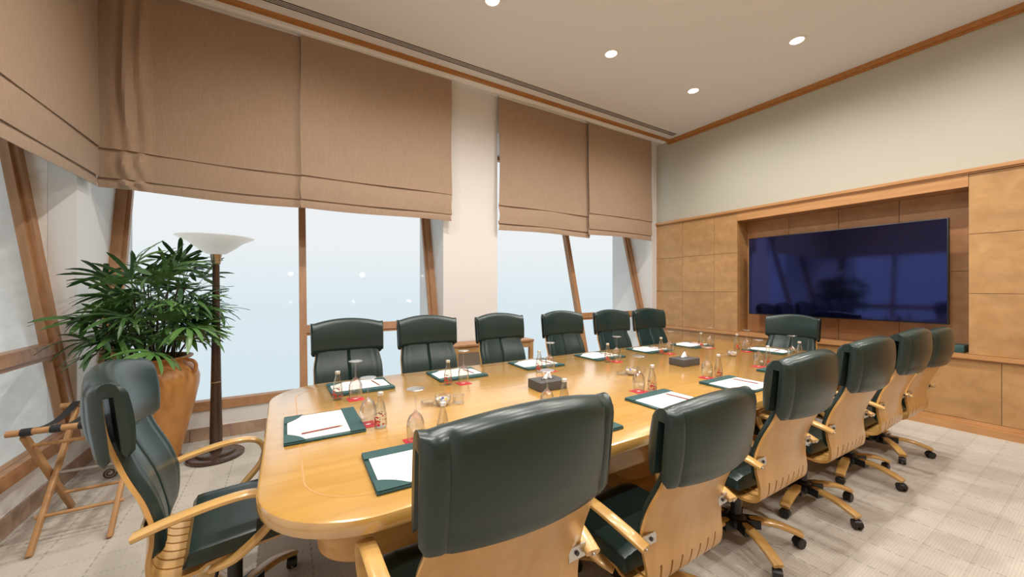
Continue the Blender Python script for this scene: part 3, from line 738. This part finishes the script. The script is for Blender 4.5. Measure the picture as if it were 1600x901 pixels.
def make_coaster():
    t = thing('coaster', '', 'coaster', group='red paper coasters')
    ob('card', rbox('card', .088, .088, .0016, .0006, 1), 'red', t)
    pts = []
    for k in range(16):
        r = .016 if k % 2 == 0 else .009; a = 2 * PI * k / 16; pts.append((r * math.cos(a), r * .7 * math.sin(a)))
    v = [(x, y, .0016) for x, y in pts] + [(x, y, .0019) for x, y in pts]; m = 16
    ob('emblem', mk('emblem', v, [tuple(range(m)), tuple(range(2 * m - 1, m - 1, -1))] + [(k, (k + 1) % m, m + (k + 1) % m, m + k) for k in range(m)]), 'paper', t)
    return t
def make_pencil():
    t = thing('pencil', '', 'pencil', group='red pencils on the desk pads')
    v, f = tube([(0, -.085, .0035), (0, .07, .0035)], .0035, 6); ob('barrel', mk('barrel', v, f), 'pencil', t)
    v, f = tube([(0, .07, .0035), (0, .088, .0035)], [.0035, .0006], 6); ob('point', mk('point', v, f), 'rackwood', t)
    return t
PR = dict(pad=make_pad(), cup=make_goblet(), bot=make_bottle(), coa=make_coaster(), pen=make_pencil()); first = {k: True for k in PR}
def put(k, loc, rz, label):
    if first[k]: first[k] = False; o = PR[k]
    else: o = copy_tree(PR[k])
    o.location = loc; o.rotation_euler = (0, 0, rz); o['label'] = label
Z = TZ + .001
def setting(where, pad, prz, cup, bot, pen_off=(.10, -.01), pr=.08):
    put('pad', (pad[0], pad[1], Z), prz, 'green desk pad with white paper %s' % where)
    d = Matrix.Rotation(prz, 2) @ Vector(pen_off)
    put('pen', (pad[0] + d[0], pad[1] + d[1], Z + .0126), prz + pr, 'red-brown pencil lying on the paper %s' % where)
    put('coa', (cup[0], cup[1], Z), 0.05, 'red square coaster with white emblem %s' % where)
    put('cup', (cup[0], cup[1], Z + .0020), 0.3, 'upturned stemmed goblet %s' % where)
    put('bot', (bot[0], bot[1], Z), 0.2, 'small capped glass bottle with red print %s' % where)
sx = [.43, 1.12, 1.855, 2.60, 3.325, 4.02]
sw = [((.36, 2.395), (.268, 2.44)), ((1.061, 2.405), (.955, 2.425)), ((1.808, 2.405), (1.722, 2.432)), ((2.556, 2.405), (2.468, 2.430)), ((3.328, 2.420), (3.235, 2.455)), ((4.035, 2.43), (3.965, 2.49))]
for i in range(6):
    setting('at the %s window-side seat from the left' % ORD[i], (sx[i], 2.665 if i != 5 else 2.64), PI + (.03, .0, -.02, .03, .0, .04)[i], sw[i][0], sw[i][1], (-.10, 0), .1)
nxp = [.44, 1.17, 1.905, 2.64, 3.40, 4.10]
nw = [((.490, 1.610), (.548, 1.455 + .13)), ((1.185, 1.60), (1.30, 1.60)), ((1.935, 1.635), (2.02, 1.60)), ((2.662, 1.625), (2.766, 1.60)), ((3.42, 1.635), (3.540, 1.62)), ((3.985, 1.62), (4.08, 1.60))]
for i in range(6):
    bx = nw[i][1] if i else (.585, 1.545)
    setting('at the %s camera-side seat from the left' % ORD[i], (nxp[i], 1.395), (-.02, .02, .03, .0, .02, -.02)[i], nw[i][0] if i else (.482, 1.60), bx, (.09, 0), .05)
setting('at the left table end', (.158, 2.01), -PI / 2, (.345, 1.935 - .02), (.388, 1.845), (.10, -.01), .10)
setting('at the television end of the table', (4.345, 1.985), PI / 2 + .05, (4.120, 2.085), (4.178, 2.215), (-.08, 0), .05)

# centre of the table: tissue boxes, sweets bowls, glass dishes
def tissue_box(x, y, rz, label):
    t = thing('tissue_box', label, 'tissue box', (x, y, Z), rz, 'dark tissue boxes')
    ob('box', rbox('box', .212, .150, .058, .003, 2), 'tissuebox', t)
    ob('slot_shade', MB().box(-.05, .05, -.012, .012, .058, .0588).mesh('slot_shade'), 'dark', t)  # dark strip on the lid paints in the shaded opening
    v, f = [], []; nu, nv = 12, 6
    for i in range(nv + 1):
        k = i / nv
        for j in range(nu + 1):
            q = j / nu - .5
            v.append((q * (.085 - .06 * k) + .02 * k, .010 * math.sin(14 * q + 2 * k) * (1 - .4 * k) + .012 * k, .0586 + .048 * k * (1 - .5 * abs(q))))
    for i in range(nv):
        for j in range(nu): f.append((i * (nu + 1) + j, i * (nu + 1) + j + 1, (i + 1) * (nu + 1) + j + 1, (i + 1) * (nu + 1) + j))
    o = ob('tissue', mk('tissue', v, f, True), 'tissue', t); md = o.modifiers.new('s', 'SOLIDIFY'); md.thickness = .001; bake(o)
tissue_box(1.49, 2.01, -.04, 'dark grey tissue box nearer the left table end')
tissue_box(2.965, 2.015, -.03, 'dark grey tissue box nearer the television')
def sweets(x, y, where, tumbler):
    t = thing('sweets_bowl', 'small round white and glass bowl of wrapped sweets %s' % where, 'bowl', (x, y, Z), 0, 'sweets bowls')
    pr_ = [(.024, 0), (.030, .002), (.042, .018), (.046, .036), (.043, .052), (.0445, .054), (.041, .053), (.0435, .036), (.039, .018), (.027, .005), (.002, .005)]
    ob('bowl', lathe_mesh('bowl', pr_, 28), 'porcelain' if False else 'crystal', t)
    ob('liner', lathe_mesh('liner', [(.020, .006), (.036, .018), (.041, .036), (.039, .037), (.034, .020), (.018, .008), (.002, .008)], 24), 'porcelain', t)
    for k in range(5):
        a = k * 1.25; q = lathe([(.001, -.008), (.006, -.005), (.007, 0), (.006, .005), (.001, .008)], 8)
        tag(ob('wrapped_sweet', mk('wrapped_sweet', *q, True), ('candy1', 'candy2')[k % 2], None, (x + .019 * math.cos(a), y + .019 * math.sin(a), Z + .030 + .004 * (k % 2)), (1.2, .4 * k, a)),
            'small wrapped sweet lying in the bowl %s' % where, 'sweet', 'sweets in the bowl %s' % where)
    def dish(xx, yy, s, h, lb):
        t2 = thing('glass_dish', lb, 'dish', (xx, yy, Z), .3, 'cut glass dishes')
        v, f = lathe([(.030 * s, 0), (.038 * s, .004), (.042 * s, h), (.036 * s, h), (.030 * s, .008), (.002, .007)], 16)
        v = [(a * (1 + .06 * (k % 2)), b * (1 + .06 * (k % 2)), c) for k, (a, b, c) in enumerate(v)]
        ob('dish', mk('dish', v, f), 'crystal', t2)
    dish(x - .075, y + .035, .95, .022, 'low cut glass dish left of the sweets bowl %s' % where)
    if tumbler: dish(x + .085, y - .02, .85, .048, 'taller cut glass dish right of the sweets bowl %s' % where)
sweets(.765, 2.02, 'near the left table end', True)
sweets(2.265, 1.985, 'at the middle of the table', True)
sweets(3.73, 2.02, 'near the television end of the table', False)

# ------------------------------------------------------------------ console table by the pier
t = thing('console_table', 'low wooden console table against the white pier', 'table', (2.26, 4.26, 0))
ob('table_top', rbox('table_top', 1.14, .30, .03, .004, 2, .70), 'frame', t)
ob('rail', MB().box(-.52, .52, -.138, -.118, .63, .70).mesh('rail'), 'panel', t); ob('rail', MB().box(-.52, .52, .118, .138, .63, .70).mesh('rail'), 'panel', t)
lm = MB().box(-.025, .025, -.025, .025, 0, .70).mesh('leg')
for a in (-.535, .535):
    for b in (-.12, .12): ob('leg', lm, 'panel', t, (a, b, 0))

# ------------------------------------------------------------------ floor lamp
t = thing('floor_lamp', 'tall dark floor lamp with frosted glass bowl shade beside the palm', 'lamp', (-.49, 3.955, 0))
ob('base', lathe_mesh('base', [(.19, 0), (.195, .006), (.195, .020), (.185, .028), (.135, .030), (.130, .046), (.120, .052), (.03, .056)], 40), 'darkwood', t)
ob('pole', lathe_mesh('pole', [(.045, .05), (.042, .30), (.036, .62), (.030, 1.0), (.026, 1.35), (.024, 1.61)], 20), 'darkwood', t)
ob('pole_ring', lathe_mesh('pole_ring', [(.0365, .618), (.0385, .620), (.0385, .626), (.0365, .628)], 20), 'brass', t)
ob('socket_cup', lathe_mesh('socket_cup', [(.025, 1.60), (.030, 1.61), (.036, 1.65), (.040, 1.685), (.030, 1.69)], 24), 'brass', t)
ob('lamp_shade', lathe_mesh('lamp_shade', [(.035, 1.682), (.070, 1.690), (.130, 1.735), (.190, 1.785), (.262, 1.822), (.266, 1.826), (.262, 1.828), (.188, 1.791), (.127, 1.742), (.068, 1.697), (.010, 1.690)], 44), 'shade', t)

# ------------------------------------------------------------------ potted palm
PX, PY = -.87, 3.93
t = thing('potted_palm', 'bushy broad-leaf palm in a tall terracotta urn by the window corner', 'potted plant', (PX, PY, 0))
urn = [(.150, .06), (.158, .07), (.165, .12), (.205, .30), (.250, .50), (.275, .64), (.278, .70), (.262, .765), (.225, .805), (.205, .825), (.205, .838), (.225, .850), (.238, .862), (.236, .872), (.215, .872), (.195, .850), (.190, .80)]
pot = ob('urn', lathe_mesh('urn', urn, 44), 'terracotta', t)
for a in (-.35, PI - .35):
    pth = [(math.cos(a) * r, math.sin(a) * r, z) for r, z in ((.222, .84), (.262, .835), (.288, .80), (.280, .755), (.265, .745))]
    v, f = tube(cr(pth, 12), .013, 8); ob('handle', mk('handle', v, f, True), 'terracotta', pot)
ob('soil', lathe_mesh('soil', [(.20, .80), (.198, .835), (.10, .845), (.002, .848)], 24), 'soil', t)
stand = ob('pot_stand', lathe_mesh('pot_stand', [(.150, .050), (.170, .050), (.170, .060), (.150, .060)], 32, closed=True), 'iron', t)
for k in range(4):
    a = PI * 1.04 + k * PI / 2
    loc = []
    for q in range(26):
        th = q / 25 * 3.6 * PI; r = .038 * (1 - q / 34); loc.append((.235 + r * math.cos(th + PI), .042 + r * math.sin(th + PI)))
    pth = [(math.cos(a) * .14, math.sin(a) * .14, .052), (math.cos(a) * .17, math.sin(a) * .17, .052)] + [(math.cos(a) * r, math.sin(a) * r, max(.008, z)) for r, z in loc]
    v, f = tube(pth, .006, 6); ob('scroll_foot', mk('scroll_foot', v, f, True), 'iron', stand)
def frond_mesh(seed):
    rnd = random.Random(seed); mb = MB(); L0 = .16 + .06 * rnd.random()
    pet = cr([(0, 0, 0), (0, L0 * .5, L0 * .28), (0, L0, L0 * .42)], 6); v, f = tube(pet, [.004, .0035, .003, .003, .0026, .0024], 5); mb.add(v, f)
    tip = Vector(pet[-1]); n = rnd.choice((6, 7, 8, 9))
    for k in range(n):
        q = (k + .5) / n - .5; az = q * math.radians(215) + rnd.uniform(-.08, .08); Ln = (.27 - .10 * abs(q) * 2) * rnd.uniform(.85, 1.15); wd = rnd.uniform(.022, .036)
        el = rnd.uniform(.15, .40) - .25 * abs(q); dr = rnd.uniform(.25, .75)
        d = Vector((math.sin(az), math.cos(az), 0)); side = Vector((math.cos(az), -math.sin(az), 0)); seg = 6; vv, ff = [], []
        for i in range(seg + 1):
            s = i / seg; c = tip + d * (Ln * s * (1 - .12 * dr * s)) + Vector((0, 0, Ln * (el * s - dr * s * s)))
            wv = wd * .5 * (min(1, s * 5 + .12)) * (1 - max(0, (s - .72) / .28) ** 2 * .85)
            vv += [c - side * wv + Vector((0, 0, .004 * min(1, 4 * s))), c, c + side * wv + Vector((0, 0, .004 * min(1, 4 * s)))]
        for i in range(seg):
            for j in (0, 1): ff.append((i * 3 + j, i * 3 + j + 1, i * 3 + j + 4, i * 3 + j + 3))
        mb.add(vv, ff)
    me = bpy.data.meshes.new('frond'); me.from_pydata(mb.v, [], mb.f); me.update()
    for p in me.polygons: p.use_smooth = True
    return me
FM = [frond_mesh(s) for s in range(8)]
rp_ = random.Random(11); nfr = 0
for k in range(26):
    a = rp_.uniform(0, 2 * PI); r0 = .14 * math.sqrt(rp_.random()); r1 = r0 + rp_.uniform(.02, .22); hgt = rp_.uniform(.98, 1.52) - .5 * max(0, r1 - .25)
    b = Vector((math.cos(a) * r0, math.sin(a) * r0, .835)); e_ = Vector((math.cos(a) * r1, math.sin(a) * r1, hgt))
    mid = (b + e_) / 2 + Vector((0, 0, .03)); pth = cr([b, mid, e_], 8)
    v, f = tube(pth, [.008 - .0004 * i for i in range(8)], 6); ob('stem', mk('stem', v, f, True), 'stem', t)
    nf = rp_.choice((5, 6, 7))
    for i in range(nf):
        s = .30 + .70 * (i + .8) / nf; p = b.lerp(e_, s); az = a + rp_.uniform(-2.2, 2.2) if i < nf - 1 else rp_.uniform(0, 6.28)
        el = rp_.uniform(-.35, .45) + (.75 if i >= nf - 2 else 0)
        o = ob('frond', FM[rp_.randrange(8)], 'leaf', t, tuple(p)); sc_ = rp_.uniform(.82, 1.1) * (.68 if -.856 * math.cos(az) + .517 * math.sin(az) > .35 else 1.0)
        o.rotation_euler = (Euler((el, rp_.uniform(-.4, .4), 0)).to_matrix().to_4x4()).to_euler()
        o.rotation_euler = (Matrix.Rotation(az - PI / 2, 4, 'Z') @ Matrix.Rotation(el, 4, 'X') @ Matrix.Rotation(rp_.uniform(-.5, .5), 4, 'Y')).to_euler()
        o.scale = (sc_, sc_, sc_)

# ------------------------------------------------------------------ folding luggage rack
RX0, RX1, RYA, RYB, RH = -1.165, -.815, 2.97, 3.52, .655
t = thing('luggage_rack', 'folding wooden luggage rack with black straps behind the left chair', 'luggage rack', (-.99, 3.245, 0))
O = Vector((-.99, 3.245, 0))
def bar(name, p, q, wx, wy, mat='rackwood', parent=None):
    p, q = Vector(p) - O, Vector(q) - O; d = (q - p); L = d.length
    me = rbox(name, wx, wy, L, min(wx, wy) * .2, 2); o = ob(name, me, mat, parent or t, p); o.rotation_euler = d.to_track_quat('Z', 'Y').to_euler(); return o
for x, s in ((RX0, 1), (RX1, -1)):
    bar('leg', (x, RYB, .002), (x, RYA + .02, RH - .02), .022, .038)
    bar('leg', (x + s * .026, RYA, .002), (x + s * .026, RYB - .02, RH - .02), .022, .038)
def rod(name, p, q, r, mat='rackwood'):
    v, f = tube([Vector(p) - O, Vector(q) - O], r, 10); ob(name, mk(name, v, f, True), mat, t)
rod('top_bar', (RX0 - .05, RYA, RH), (RX1 + .05, RYA, RH), .017); rod('top_bar', (RX0 - .05, RYB, RH), (RX1 + .05, RYB, RH), .017)
yat = lambda z, near_: (RYA + (RYB - RYA) * z / RH) if near_ else (RYB - (RYB - RYA) * z / RH)
rod('stretcher', (RX0, yat(.15, 1), .15), (RX1, yat(.15, 1), .15), .010); rod('stretcher', (RX0, yat(.15, 0), .15), (RX1, yat(.15, 0), .15), .010)
rod('pivot_rod', (RX0, (RYA + RYB) / 2, RH / 2), (RX1, (RYA + RYB) / 2, RH / 2), .008, 'steel')
rod('stretcher', (RX0, yat(.56, 0), .56), (RX1, yat(.56, 0), .56), .010)
for k in range(4):
    x = RX0 + .02 + (RX1 - RX0 - .04) * k / 3
    pth = []
    for q in range(7): a = -PI * .6 + (PI * 1.1) * q / 6; pth.append((x, RYA - .019 * math.cos(a - .0), RH + .019 * math.sin(a)))
    for q in range(1, 12): s = q / 12; pth.append((x, RYA + (RYB - RYA) * s, RH + .019 - .05 * math.sin(PI * s)))
    for q in range(7): a = PI / 2 - (PI * 1.1) * q / 6; pth.append((x, RYB + .019 * math.cos(a), RH + .019 * math.sin(a)))
    v, f = ribbon([Vector(p) - O for p in pth], (1, 0, 0), .042, .003, 8); ob('strap', mk('strap', v, f, True), 'strap', t)
